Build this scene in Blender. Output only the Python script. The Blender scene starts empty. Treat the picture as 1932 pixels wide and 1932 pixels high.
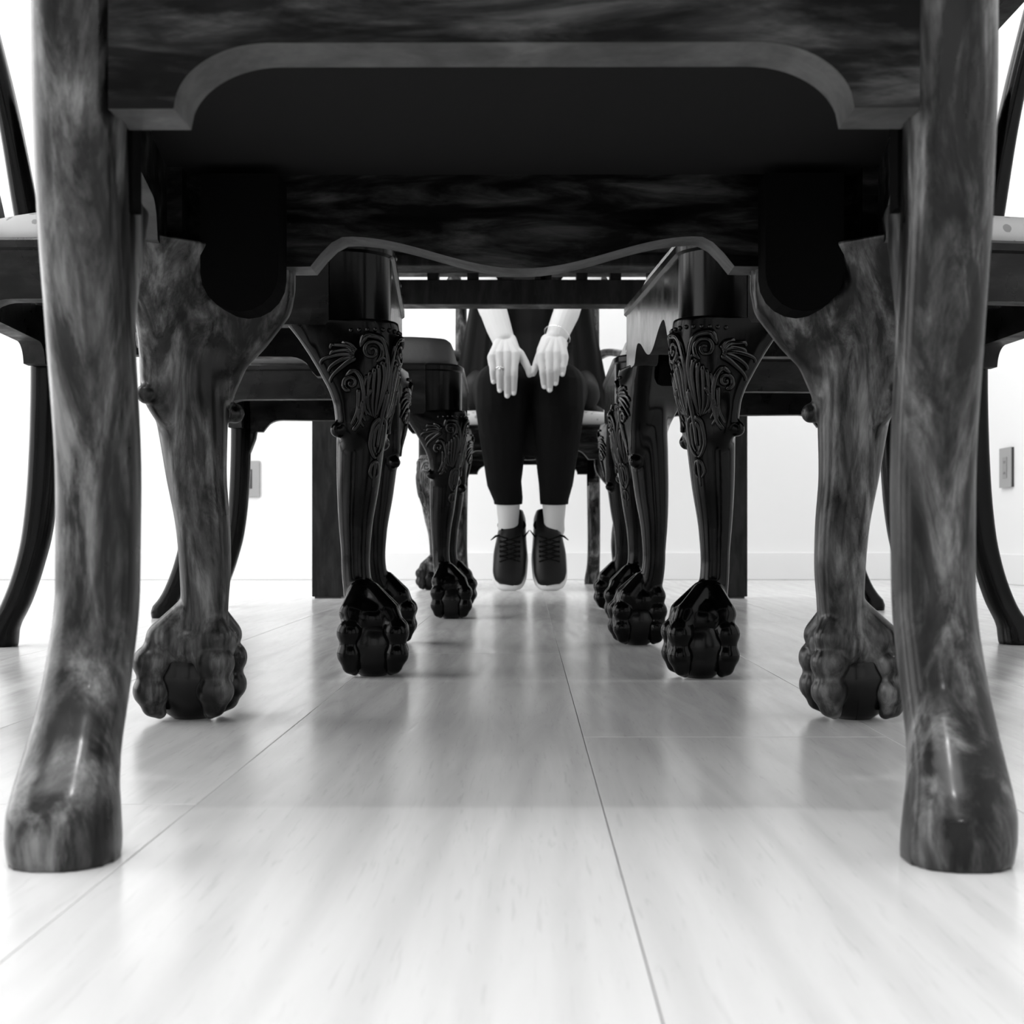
import bpy, bmesh, math, random
import numpy as np
from mathutils import Vector, Matrix
from mathutils.bvhtree import BVHTree

S = bpy.context.scene
COL = S.collection
PI = math.pi

# ------------------------------------------------------------------ camera
CAM_H = 0.145
F = 2700.0
cd = bpy.data.cameras.new('camera')
cam = bpy.data.objects.new('camera', cd)
COL.objects.link(cam)
cam.location = (0, 0, CAM_H)
cam.rotation_euler = (PI / 2, 0, 0)
cd.sensor_width = 36
cd.lens = F / 1932 * 36
cd.shift_x = (966 - 995) / 1932
cd.shift_y = (1014 - 966) / 1932
cd.clip_start = 0.05
cd.dof.use_dof = True
cd.dof.focus_distance = 1.45
cd.dof.aperture_fstop = 22
S.camera = cam

# ------------------------------------------------------------------ view, world, lights
S.view_settings.view_transform = 'Standard'
S.view_settings.look = 'None'
S.view_settings.gamma = 1
S.view_settings.use_curve_mapping = False
S.view_settings.exposure = -0.75
S.cycles.max_bounces = 10
S.cycles.diffuse_bounces = 6
S.cycles.glossy_bounces = 5

W = bpy.data.worlds.new('world')
S.world = W
W.use_nodes = True
W.node_tree.nodes['Background'].inputs[0].default_value = (1, 1, 1, 1)
W.node_tree.nodes['Background'].inputs[1].default_value = 2.0

RX0, RX1, RY0, RY1, RZ = -2.45, 1.495, -2.6, 4.9, 2.6


def area(name, loc, rot, sx, sy, power):
    l = bpy.data.lights.new(name, 'AREA')
    l.shape = 'RECTANGLE'
    l.size, l.size_y = sx, sy
    l.energy = power
    o = bpy.data.objects.new(name, l)
    o.location, o.rotation_euler = loc, rot
    COL.objects.link(o)
    return o


# daylight through the left opening; the one behind the camera is added, unseen fill
area('window_light', (RX0 + 0.03, 1.85, 1.25), (0, -PI / 2, 0), 2.2, 3.6, 128)
area('rear_fill_light', (-0.4, RY0 + 0.03, 1.25), (PI / 2, 0, 0), 3.4, 2.2, 3)
# added ceiling fill panels for wall and ambient light; a row of small downlights
area('ceiling_fill', (-0.4, 3.9, RZ - 0.03), (0, 0, 0), 2.6, 1.0, 52)
area('ceiling_fill', (-0.4, 0.2, RZ - 0.03), (0, 0, 0), 2.0, 0.5, 42)


def downlight(x, y, p, r=0.05):
    l = bpy.data.lights.new('downlight_lamp', 'SPOT')
    l.energy = p
    l.spot_size = 1.9
    l.spot_blend = 0.6
    l.shadow_soft_size = r
    o = bpy.data.objects.new('downlight_lamp', l)
    o.location = (x, y, RZ - 0.02)
    COL.objects.link(o)


downlight(0.0, -0.05, 75, 0.04)
downlight(0.1, -1.15, 48, 0.05)


# ------------------------------------------------------------------ helpers
def tag(o, label=None, cat=None, group=None, kind=None):
    if label: o['label'] = label
    if cat: o['category'] = cat
    if group: o['group'] = group
    if kind: o['kind'] = kind
    return o


def empty(name, loc, rz=0):
    o = bpy.data.objects.new(name, None)
    o.location = loc
    o.rotation_euler = (0, 0, rz)
    o.empty_display_size = 0.1
    COL.objects.link(o)
    return o


def mesh_from(name, bm, smooth=True):
    me = bpy.data.meshes.new(name)
    bmesh.ops.recalc_face_normals(bm, faces=bm.faces)
    bm.to_mesh(me)
    bm.free()
    if smooth:
        for p in me.polygons: p.use_smooth = True
    return me


def link(name, me, mat, parent=None):
    o = bpy.data.objects.new(name, me)
    if mat is not None:
        if len(me.materials): me.materials.clear()
        me.materials.append(mat)
    COL.objects.link(o)
    if parent is not None: o.parent = parent
    return o


def obj(name, bm, mat, parent=None, smooth=True, bevel=0.0, auto=None):
    me = mesh_from(name, bm, smooth)
    o = link(name, me, mat, parent)
    if bevel:
        m = o.modifiers.new('bevel', 'BEVEL')
        m.width = bevel
        m.segments = 2
        m.limit_method = 'ANGLE'
        m.angle_limit = 0.6
        m.harden_normals = False
        bake(o)
    if auto is not None:
        sharp(o.data, auto)
    return o


def bake(o):
    dg = bpy.context.evaluated_depsgraph_get()
    dg.update()
    me = bpy.data.meshes.new_from_object(o.evaluated_get(dg), depsgraph=dg)
    mats = list(o.data.materials)
    old = o.data
    o.modifiers.clear()
    o.data = me
    me.name = old.name
    bpy.data.meshes.remove(old)
    if not me.materials:
        for m in mats: me.materials.append(m)
    return me


def sharp(me, ang):
    bm = bmesh.new()
    bm.from_mesh(me)
    for e in bm.edges:
        e.smooth = not (len(e.link_faces) == 2 and e.calc_face_angle(0) > ang)
    for f in bm.faces: f.smooth = True
    bm.to_mesh(me)
    bm.free()


def remesh(bm, voxel, smooth=3, name='m', fac=0.5):
    me = mesh_from(name, bm)
    o = bpy.data.objects.new(name, me)
    COL.objects.link(o)
    r = o.modifiers.new('r', 'REMESH')
    r.mode = 'VOXEL'
    r.voxel_size = voxel
    r.use_smooth_shade = True
    if smooth:
        s = o.modifiers.new('s', 'SMOOTH')
        s.factor = fac
        s.iterations = smooth
    me = bake(o)
    bpy.data.objects.remove(o)
    for p in me.polygons: p.use_smooth = True
    return me


def V(*a): return Vector(a)


def ball(bm, c, r, u=14, v=9, sc=(1, 1, 1), rot=None):
    M = Matrix.Translation(Vector(c))
    if rot is not None: M = M @ rot
    M = M @ Matrix.Diagonal((r * sc[0], r * sc[1], r * sc[2], 1))
    bmesh.ops.create_uvsphere(bm, u_segments=u, v_segments=v, radius=1, matrix=M)


def frustum(bm, a, b, ra, rb, seg=14):
    a, b = Vector(a), Vector(b)
    d = b - a
    L = d.length
    if L < 1e-6: return
    q = d.to_track_quat('Z', 'Y').to_matrix().to_4x4()
    bmesh.ops.create_cone(bm, cap_ends=True, segments=seg, radius1=ra, radius2=rb, depth=L,
                          matrix=Matrix.Translation((a + b) / 2) @ q)


def chain(bm, pts, seg=14):
    """pts: (x,y,z,r); balls joined by cones"""
    for p in pts: ball(bm, p[:3], p[3], seg, max(7, seg * 2 // 3))
    for p, q in zip(pts, pts[1:]): frustum(bm, p[:3], q[:3], p[3], q[3], seg)


def skin_rings(bm, rings, cap=True):
    vs = [[bm.verts.new(p) for p in r] for r in rings]
    n = len(vs[0])
    for a, b in zip(vs, vs[1:]):
        for i in range(n):
            bm.faces.new((a[i], a[(i + 1) % n], b[(i + 1) % n], b[i]))
    if cap:
        bm.faces.new(vs[0][::-1])
        bm.faces.new(vs[-1])


def interp(rows, n):
    """monotone resample of rows keyed by first column"""
    rows = np.array(rows, float)
    t = rows[:, 0]
    tt = np.linspace(t[0], t[-1], n)
    out = np.zeros((n, rows.shape[1]))
    out[:, 0] = tt
    k = len(t)
    for c in range(1, rows.shape[1]):
        y = rows[:, c]
        d = np.diff(y) / np.diff(t)
        m = np.zeros(k)
        m[0], m[-1] = d[0], d[-1]
        for i in range(1, k - 1):
            if d[i - 1] * d[i] > 0:
                m[i] = 2 * d[i - 1] * d[i] / (d[i - 1] + d[i])
        idx = np.clip(np.searchsorted(t, tt, side='right') - 1, 0, k - 2)
        h = t[idx + 1] - t[idx]
        u = (tt - t[idx]) / h
        out[:, c] = ((1 + 2 * u) * (1 - u) ** 2 * y[idx] + u * (1 - u) ** 2 * h * m[idx]
                     + u * u * (3 - 2 * u) * y[idx + 1] + u * u * (u - 1) * h * m[idx + 1])
    return out


def sup(a, e):
    c, s = math.cos(a), math.sin(a)
    return (math.copysign(abs(c) ** (2 / e), c), math.copysign(abs(s) ** (2 / e), s))


def loft_z(bm, rows, n=40, seg=28, e=2.0, rot=0.0):
    """rows: z, cx, cy, rx, ry"""
    R = interp(rows, n)
    rings = []
    for z, cx, cy, rx, ry in R:
        r = []
        for i in range(seg):
            x, y = sup(2 * PI * i / seg, e)
            x, y = x * rx, y * ry
            r.append((cx + x * math.cos(rot) - y * math.sin(rot), cy + x * math.sin(rot) + y * math.cos(rot), z))
        rings.append(r)
    skin_rings(bm, rings)


def catmull(pts, n):
    P = np.array(pts, float)
    t = np.concatenate([[0], np.cumsum(np.linalg.norm(np.diff(P[:, :3], axis=0), axis=1) + 1e-9)])
    t /= t[-1]
    return interp(np.column_stack([t, P]), n)[:, 1:]


def sweep(bm, pts, n=30, seg=14, e=2.0, side=(1, 0, 0)):
    """pts: x,y,z,w,h   w along 'side', h along normal"""
    R = catmull(pts, n)
    side = Vector(side)
    rings = []
    for i in range(n):
        p = Vector(R[i][:3])
        a = Vector(R[max(i - 1, 0)][:3])
        b = Vector(R[min(i + 1, n - 1)][:3])
        d = (b - a).normalized()
        s = (side - d * side.dot(d)).normalized()
        u = d.cross(s)
        r = []
        for k in range(seg):
            x, y = sup(2 * PI * k / seg, e)
            r.append(p + s * x * R[i][3] + u * y * R[i][4])
        rings.append(r)
    skin_rings(bm, rings)


def box(bm, x0, x1, y0, y1, z0, z1):
    M = Matrix.Translation(((x0 + x1) / 2, (y0 + y1) / 2, (z0 + z1) / 2)) @ Matrix.Diagonal((x1 - x0, y1 - y0, z1 - z0, 1))
    bmesh.ops.create_cube(bm, size=1, matrix=M)


def prism(bm, poly, o, u, v, w, t0, t1):
    """polygon poly in plane (u,v) at origin o, extruded along w from t0 to t1"""
    o, u, v, w = Vector(o), Vector(u), Vector(v), Vector(w)
    a = [bm.verts.new(o + u * p[0] + v * p[1] + w * t0) for p in poly]
    b = [bm.verts.new(o + u * p[0] + v * p[1] + w * t1) for p in poly]
    n = len(poly)
    bm.faces.new(a[::-1])
    bm.faces.new(b)
    for i in range(n):
        bm.faces.new((a[i], a[(i + 1) % n], b[(i + 1) % n], b[i]))


# ------------------------------------------------------------------ materials (all greys: the place is seen in black and white)
def mat(name, g=0.5, rough=0.5, metal=0.0, coat=0.0, spec=0.5, coat_rough=0.05):
    m = bpy.data.materials.new(name)
    m.use_nodes = True
    b = m.node_tree.nodes['Principled BSDF']
    b.inputs['Base Color'].default_value = (g, g, g, 1)
    b.inputs['Roughness'].default_value = rough
    b.inputs['Metallic'].default_value = metal
    b.inputs['Coat Weight'].default_value = coat
    b.inputs['Coat Roughness'].default_value = coat_rough
    b.inputs['Specular IOR Level'].default_value = spec
    return m


def nd(m, typ, **kw):
    n = m.node_tree.nodes.new(typ)
    for k, v in kw.items(): setattr(n, k, v)
    return n


def lk(m, a, b): m.node_tree.links.new(a, b)


def coords(m, scale=(1, 1, 1), kind='Object', rnd=False):
    tc = nd(m, 'ShaderNodeTexCoord')
    mp = nd(m, 'ShaderNodeMapping')
    mp.inputs['Scale'].default_value = scale
    lk(m, tc.outputs[kind], mp.inputs['Vector'])
    if rnd:
        oi = nd(m, 'ShaderNodeObjectInfo')
        mul = nd(m, 'ShaderNodeVectorMath', operation='SCALE')
        cb = nd(m, 'ShaderNodeCombineXYZ')
        for i in range(3): lk(m, oi.outputs['Random'], cb.inputs[i])
        lk(m, cb.outputs[0], mul.inputs[0])
        mul.inputs['Scale'].default_value = 37.0
        lk(m, mul.outputs[0], mp.inputs['Location'])
    return mp.outputs['Vector']


def noise(m, vec, scale, detail=4, rough=0.6, dist=0.0):
    n = nd(m, 'ShaderNodeTexNoise')
    n.inputs['Scale'].default_value = scale
    n.inputs['Detail'].default_value = detail
    n.inputs['Roughness'].default_value = rough
    n.inputs['Distortion'].default_value = dist
    lk(m, vec, n.inputs['Vector'])
    return n.outputs['Fac']


def ramp(m, fac, stops):
    r = nd(m, 'ShaderNodeValToRGB')
    el = r.color_ramp.elements
    while len(el) > len(stops): el.remove(el[-1])
    while len(el) < len(stops): el.new(0.5)
    for e, (p, g) in zip(el, stops):
        e.position = p
        e.color = (g, g, g, 1)
    lk(m, fac, r.inputs[0])
    return r.outputs[0]


def mixc(m, a, b, fac, mode='MIX'):
    n = nd(m, 'ShaderNodeMix', data_type='RGBA', blend_type=mode)
    for s, v in ((n.inputs[6], a), (n.inputs[7], b), (n.inputs[0], fac)):
        if hasattr(v, 'is_output'):
            lk(m, v, s)
        elif s == n.inputs[0]:
            s.default_value = v
        else:
            s.default_value = (v, v, v, 1)
    return n.outputs[2]


def bump(m, h, strength=0.2, dist=0.001):
    b = nd(m, 'ShaderNodeBump')
    b.inputs['Strength'].default_value = strength
    b.inputs['Distance'].default_value = dist
    lk(m, h, b.inputs['Height'])
    bs = m.node_tree.nodes['Principled BSDF']
    lk(m, b.outputs[0], bs.inputs['Normal'])
    return b


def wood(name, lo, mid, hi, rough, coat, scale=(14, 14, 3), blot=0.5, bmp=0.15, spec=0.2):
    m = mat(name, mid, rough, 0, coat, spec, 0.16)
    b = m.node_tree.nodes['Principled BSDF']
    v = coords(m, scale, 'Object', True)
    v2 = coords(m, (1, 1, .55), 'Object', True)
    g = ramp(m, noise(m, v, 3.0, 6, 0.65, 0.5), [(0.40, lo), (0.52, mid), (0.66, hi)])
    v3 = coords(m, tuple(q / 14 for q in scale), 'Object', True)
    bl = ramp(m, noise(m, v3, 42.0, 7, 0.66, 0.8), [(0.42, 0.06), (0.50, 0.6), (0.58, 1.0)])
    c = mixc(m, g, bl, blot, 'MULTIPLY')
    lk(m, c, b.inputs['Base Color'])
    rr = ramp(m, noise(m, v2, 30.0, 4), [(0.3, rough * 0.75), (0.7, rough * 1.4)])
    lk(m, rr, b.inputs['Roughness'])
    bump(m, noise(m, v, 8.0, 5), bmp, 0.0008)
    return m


M_CARVER = wood('worn_walnut', 0.005, 0.058, 0.19, 0.30, 0.26, blot=0.95, spec=0.13)
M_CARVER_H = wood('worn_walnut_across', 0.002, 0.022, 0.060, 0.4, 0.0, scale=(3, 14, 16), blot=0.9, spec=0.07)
M_EDGE = wood('rail_edge_painted_bounce', 0.06, 0.085, 0.12, 0.5, 0.0, scale=(6, 6, 6), blot=0.2, spec=0.1)  # rail colour lightened on the bottom faces to imitate floor bounce
M_EDGE_D = wood('dark_rail_edge_painted_bounce', 0.02, 0.03, 0.045, 0.5, 0.0, scale=(6, 6, 6), blot=0.2, spec=0.1)  # same painted bounce for the dark side chairs
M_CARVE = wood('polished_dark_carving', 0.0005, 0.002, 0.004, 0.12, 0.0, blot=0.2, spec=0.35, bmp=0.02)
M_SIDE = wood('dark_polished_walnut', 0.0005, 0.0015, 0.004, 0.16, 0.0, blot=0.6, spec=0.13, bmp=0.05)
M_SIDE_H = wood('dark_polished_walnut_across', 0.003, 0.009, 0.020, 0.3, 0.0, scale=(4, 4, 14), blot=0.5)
M_BLACK = wood('ebonised_table_wood', 0.016, 0.024, 0.034, 0.45, 0.0, blot=0.2, spec=0.08)
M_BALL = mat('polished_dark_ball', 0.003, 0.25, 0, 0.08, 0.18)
M_PANEL = mat('black_seat_lining', 0.011, 0.95, spec=0.1)
M_BLOCK = mat('black_shade_fill', 0.002, 0.95, spec=0.05)  # flat black standing in for shade in the seat corners
M_METAL = mat('grey_steel', 0.3, 0.35, 1.0)
M_WALL = mat('white_paint', 0.88, 0.6)
M_TRIM = mat('white_gloss_paint', 0.86, 0.35)
M_CEIL = mat('white_ceiling', 0.85, 0.8)

M_FAB = mat('pale_floral_fabric', 0.6, 0.85)
_v = coords(M_FAB, (1, 1, 1), 'Object', True)
_vo = nd(M_FAB, 'ShaderNodeTexVoronoi')
_vo.inputs['Scale'].default_value = 55
lk(M_FAB, _v, _vo.inputs['Vector'])
_n = noise(M_FAB, _v, 60, 3)
_ad = nd(M_FAB, 'ShaderNodeMath', operation='ADD')
_mu = nd(M_FAB, 'ShaderNodeMath', operation='MULTIPLY')
lk(M_FAB, _n, _mu.inputs[0]); _mu.inputs[1].default_value = 0.5
lk(M_FAB, _vo.outputs['Distance'], _ad.inputs[0]); lk(M_FAB, _mu.outputs[0], _ad.inputs[1])
lk(M_FAB, ramp(M_FAB, _ad.outputs[0], [(0.50, 0.36), (0.54, 0.66)]), M_FAB.node_tree.nodes['Principled BSDF'].inputs['Base Color'])
bump(M_FAB, noise(M_FAB, _v, 900, 2), 0.2, 0.0005)

M_FAB2 = mat('table_shaded_grey_fabric', 0.12, 0.6)  # grey darkened further to stand in for the shade under the table
bump(M_FAB2, noise(M_FAB2, coords(M_FAB2, (3, 1, 1)), 40, 4), 0.5, 0.003)

M_SKIN = mat('pale_skin', 0.52, 0.5)
M_SKIN.node_tree.nodes['Principled BSDF'].inputs['Subsurface Weight'].default_value = 0.1
M_SKIN.node_tree.nodes['Principled BSDF'].inputs['Subsurface Radius'].default_value = (0.006, 0.006, 0.006)
bump(M_SKIN, noise(M_SKIN, coords(M_SKIN), 260, 3), 0.15, 0.0006)
M_NAIL = mat('glossy_nail', 0.75, 0.15, 0, 0.5)
M_LEGGING = mat('black_knit', 0.004, 0.8, spec=0.08)
M_TUNIC = mat('black_drape', 0.008, 0.6, spec=0.15)
M_HAIR = mat('dark_hair', 0.02, 0.4)
M_SHOE = mat('black_leather', 0.006, 0.42, spec=0.25)
M_LACE = mat('black_cord', 0.003, 0.8, spec=0.1)
M_SOLE = mat('white_rubber', 0.72, 0.5)
M_SILVER = mat('silver', 0.8, 0.15, 1.0)
M_PLATE = mat('brushed_outlet_plate', 0.32, 0.4)
M_INSERT = mat('black_plastic', 0.03, 0.4)
M_GINSERT = mat('grey_plastic', 0.25, 0.4)

# floor wood
M_FLOOR = mat('pale_oak', 0.66, 0.3, 0, 0.0, 0.5)
_b = M_FLOOR.node_tree.nodes['Principled BSDF']
_v = coords(M_FLOOR, (9, 0.8, 1), 'Object', True)
_g1 = noise(M_FLOOR, _v, 4.0, 6, 0.6, 1.2)
_w = nd(M_FLOOR, 'ShaderNodeTexWave', wave_type='BANDS', bands_direction='X')
_w.inputs['Scale'].default_value = 1.6
_w.inputs['Distortion'].default_value = 9.0
_w.inputs['Detail'].default_value = 3
_w.inputs['Detail Scale'].default_value = 0.55
_vw = coords(M_FLOOR, (5.5, 0.9, 1), 'Object', True)
lk(M_FLOOR, _vw, _w.inputs['Vector'])
_vf = coords(M_FLOOR, (150, 8, 1), 'Object', True)
_fl = ramp(M_FLOOR, noise(M_FLOOR, _vf, 3.0, 3, 0.5, 0.5), [(0.30, 0.55), (0.40, 1.0)])
_c = mixc(M_FLOOR, 0.66, 0.76, _g1)
_c = mixc(M_FLOOR, _c, ramp(M_FLOOR, _w.outputs['Fac'], [(0.0, 0.88), (0.5, 1.0)]), 0.6, 'MULTIPLY')
_c = mixc(M_FLOOR, _c, _fl, 0.22, 'MULTIPLY')
_oi = nd(M_FLOOR, 'ShaderNodeObjectInfo')
_c = mixc(M_FLOOR, _c, ramp(M_FLOOR, _oi.outputs['Random'], [(0, 0.92), (1, 1.0)]), 1.0, 'MULTIPLY')
lk(M_FLOOR, _c, _b.inputs['Base Color'])
lk(M_FLOOR, ramp(M_FLOOR, _g1, [(0.3, 0.17), (0.7, 0.25)]), _b.inputs['Roughness'])
_h = mixc(M_FLOOR, _fl, _w.outputs['Fac'], 0.3)
bump(M_FLOOR, _h, 0.10, 0.0004)
M_GAP = mat('dark_joint', 0.03, 0.9)

# ------------------------------------------------------------------ room shell
def wallbox(name, x0, x1, y0, y1, z0, z1, m):
    bm = bmesh.new()
    box(bm, x0, x1, y0, y1, z0, z1)
    return tag(obj(name, bm, m, smooth=False), kind='structure')


T = 0.12
fl = wallbox('floor', RX0 - T, RX1 + T, RY0 - T, RY1 + T, -0.12, -0.012, M_GAP)
wallbox('ceiling', RX0 - T, RX1 + T, RY0 - T, RY1 + T, RZ, RZ + 0.1, M_CEIL)
wallbox('wall_far', RX0 - T, RX1 + T, RY1, RY1 + T, -0.012, RZ, M_WALL)
wallbox('wall_right', RX1, RX1 + T, RY0 - T, RY1, -0.012, RZ, M_WALL)


def wall_with_hole(name, horiz, fixed0, fixed1, a0, a1, h0, h1, z0, z1):
    bm = bmesh.new()
    def b(p0, p1, q0, q1):
        if horiz: box(bm, p0, p1, fixed0, fixed1, q0, q1)
        else: box(bm, fixed0, fixed1, p0, p1, q0, q1)
    b(a0, h0, -0.012, RZ); b(h1, a1, -0.012, RZ)
    b(h0, h1, -0.012, z0); b(h0, h1, z1, RZ)
    return tag(obj(name, bm, M_WALL, smooth=False), kind='structure')


wall_with_hole('wall_left', False, RX0 - T, RX0, RY0 - T, RY1, 0.0, 3.7, 0.12, 2.38)
wall_with_hole('wall_rear', True, RY0 - T, RY0, RX0, RX1, -2.1, 1.3, 0.12, 2.38)


def window(name, horiz, fixed, a0, a1, z0, z1, n):
    root = empty(name, (0, 0, 0))
    tag(root, kind='structure')
    def b(nm, p0, p1, q0, q1, d=0.03, m=M_TRIM):
        bm = bmesh.new()
        if horiz: box(bm, p0, p1, fixed - d, fixed + d, q0, q1)
        else: box(bm, fixed - d, fixed + d, p0, p1, q0, q1)
        return obj(nm, bm, m, root, smooth=False)
    b('window_frame', a0, a1, z0, z0 + 0.05); b('window_frame', a0, a1, z1 - 0.05, z1)
    for i in range(n + 1):
        a = a0 + (a1 - a0) * i / n
        b('window_mullion', max(a - 0.025, a0), min(a + 0.025, a1), z0 + 0.05, z1 - 0.05)


window('window_1', False, RX0 - T / 2, 0.0, 3.7, 0.12, 2.38, 3)
window('added_rear_window', True, RY0 - T / 2, -2.1, 1.3, 0.12, 2.38, 3)  # unseen rear window, added around the fill light behind the camera

BB = 0.0945
for nm, a in (('baseboard_far', (RX0, RX1, RY1 - 0.014, RY1, 0, BB)),
              ('baseboard_right', (RX1 - 0.014, RX1, RY0, RY1 - 0.014, 0, BB)),
              ('baseboard_left', (RX0, RX0 + 0.014, RY0, RY1 - 0.014, 0, BB)),
              ('baseboard_rear', (RX0 + 0.014, RX1 - 0.014, RY0, RY0 + 0.014, 0, BB))):
    bm = bmesh.new()
    box(bm, *a)
    tag(obj(nm, bm, M_TRIM, smooth=False, bevel=0.003), kind='structure')

# floor planks, one object each
random.seed(5)
PW = 0.2204
SEAM = 0.0406
k0 = int(math.floor((RX0 - SEAM) / PW))
k1 = int(math.ceil((RX1 - SEAM) / PW))
fixed = {0: [1.04], -1: [1.79], 1: [2.45], -2: [2.9]}
for k in range(k0, k1):
    x0 = max(SEAM + k * PW, RX0) + 0.00025
    x1 = min(SEAM + (k + 1) * PW, RX1) - 0.00025
    if x1 - x0 < 0.01: continue
    js = list(fixed.get(k, [random.uniform(0, 3)]))
    y = js[0]
    while y < RY1: y += random.uniform(1.7, 2.2); js.append(y)
    y = js[0]
    while y > RY0: y -= random.uniform(1.7, 2.2); js.insert(0, y)
    js = [max(RY0, min(RY1, j)) for j in js]
    for a, b in zip(js, js[1:]):
        if b - a < 0.02: continue
        bm = bmesh.new()
        cx, cy = (x0 + x1) / 2, (a + b) / 2
        box(bm, x0 - cx, x1 - cx, a + 0.0004 - cy, b - 0.0004 - cy, -0.012, 0.0)
        o = obj('floor_plank', bm, M_FLOOR, fl, smooth=False, bevel=0.0004)
        o.location = (cx, cy, 0)

# ------------------------------------------------------------------ outlets
def outlet(name_label, loc, rz, wd, ins_mat):
    r = empty('wall_outlet', loc, rz)
    tag(r, name_label, 'outlet')
    bm = bmesh.new(); box(bm, -wd / 2 + .001, wd / 2 - .001, -0.007, 0, -0.061, 0.061)
    tag(obj('shade_rim', bm, M_INSERT, r, smooth=False), 'black rim standing in for the shaded plate edge')  # dark rim added to draw the plate edge in shade
    bm = bmesh.new(); box(bm, -wd / 2, wd / 2, -0.010, -0.007, -0.062, 0.062)
    obj('cover_plate', bm, M_PLATE, r, smooth=False, bevel=0.002)
    bm = bmesh.new(); box(bm, -wd * 0.18, wd * 0.18, -0.0115, -0.010, -0.033, 0.033)
    s = obj('socket_insert', bm, ins_mat, r, smooth=False, bevel=0.0006)
    for z in (-0.017, 0.017):
        for x in (-0.006, 0.006):
            bm = bmesh.new(); box(bm, x - 0.0012, x + 0.0012, -0.0121, -0.0115, z - 0.004, z + 0.004)
            obj('socket_slot', bm, M_INSERT, s, smooth=False)
    return r


outlet('metal outlet cover with black insert on far wall', (-0.955, RY1 - 0.0002, 0.345), 0, 0.08, M_INSERT)
outlet('pale outlet cover seen edge on, on right wall', (RX1 - 0.0002, 4.45, 0.362), -PI / 2, 0.11, M_GINSERT)

def smoothstep(a, b, x):
    t = max(0, min(1, (x - a) / (b - a)))
    return t * t * (3 - 2 * t)


# ------------------------------------------------------------------ chair pieces
ZB = 0.455      # top of the seat rails
ZT = 0.367      # ear bottoms


def leg_rows(carver):
    # height, outward offset along the diagonal, radius
    if carver:
        return [(0.036, 0.000, .020), (0.058, -0.004, .0225), (0.075, -0.014, .0200), (0.091, -0.020, .0187),
                (0.117, -0.021, .0200), (0.151, -0.018, .0213), (0.194, -0.008, .0240), (0.236, -0.002, .0280),
                (0.270, 0.004, .0320), (0.310, 0.006, .0350), (0.350, 0.000, .0360), (0.372, -0.006, .0340)]
    return [(0.036, 0.000, .020), (0.058, -0.005, .0225), (0.073, -0.015, .0195), (0.090, -0.024, .0160),
            (0.120, -0.028, .0152), (0.150, -0.028, .0172), (0.200, -0.024, .0225), (0.260, -0.018, .0268),
            (0.295, -0.012, .0310), (0.330, -0.010, .0345), (0.350, -0.010, .0355), (0.372, -0.012, .0345)]


def hull2(pts):
    pts = sorted(set((round(x, 7), round(y, 7)) for x, y in pts))
    def half(ps):
        h = []
        for p in ps:
            while len(h) > 1 and (h[-1][0] - h[-2][0]) * (p[1] - h[-2][1]) - (h[-1][1] - h[-2][1]) * (p[0] - h[-2][0]) <= 0: h.pop()
            h.append(p)
        return h[:-1]
    return half(pts) + half(pts[::-1])


def ray_hull(H, c, a):
    dx, dy = math.cos(a), math.sin(a)
    best = 0
    n = len(H)
    for i in range(n):
        x1, y1 = H[i][0] - c[0], H[i][1] - c[1]
        x2, y2 = H[(i + 1) % n][0] - c[0], H[(i + 1) % n][1] - c[1]
        ex, ey = x2 - x1, y2 - y1
        den = dx * ey - dy * ex
        if abs(den) < 1e-12: continue
        t = (x1 * ey - y1 * ex) / den
        u = (x1 * dy - y1 * dx) / den
        if t > 0 and -1e-6 <= u <= 1 + 1e-6: best = max(best, t)
    return (c[0] + dx * best, c[1] + dy * best)


BRK = {'side': ([.20, .235, .262, .286, .300, .316, .334, .353, .372], [.012, .030, .0385, .0417, .047, .0556, .066, .079, .094]),
       'front': ([.20, .236, .262, .283, .300, .3256, .345, .372], [.014, .026, .034, .0434, .0600, .0796, .0830, .0835])}


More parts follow.
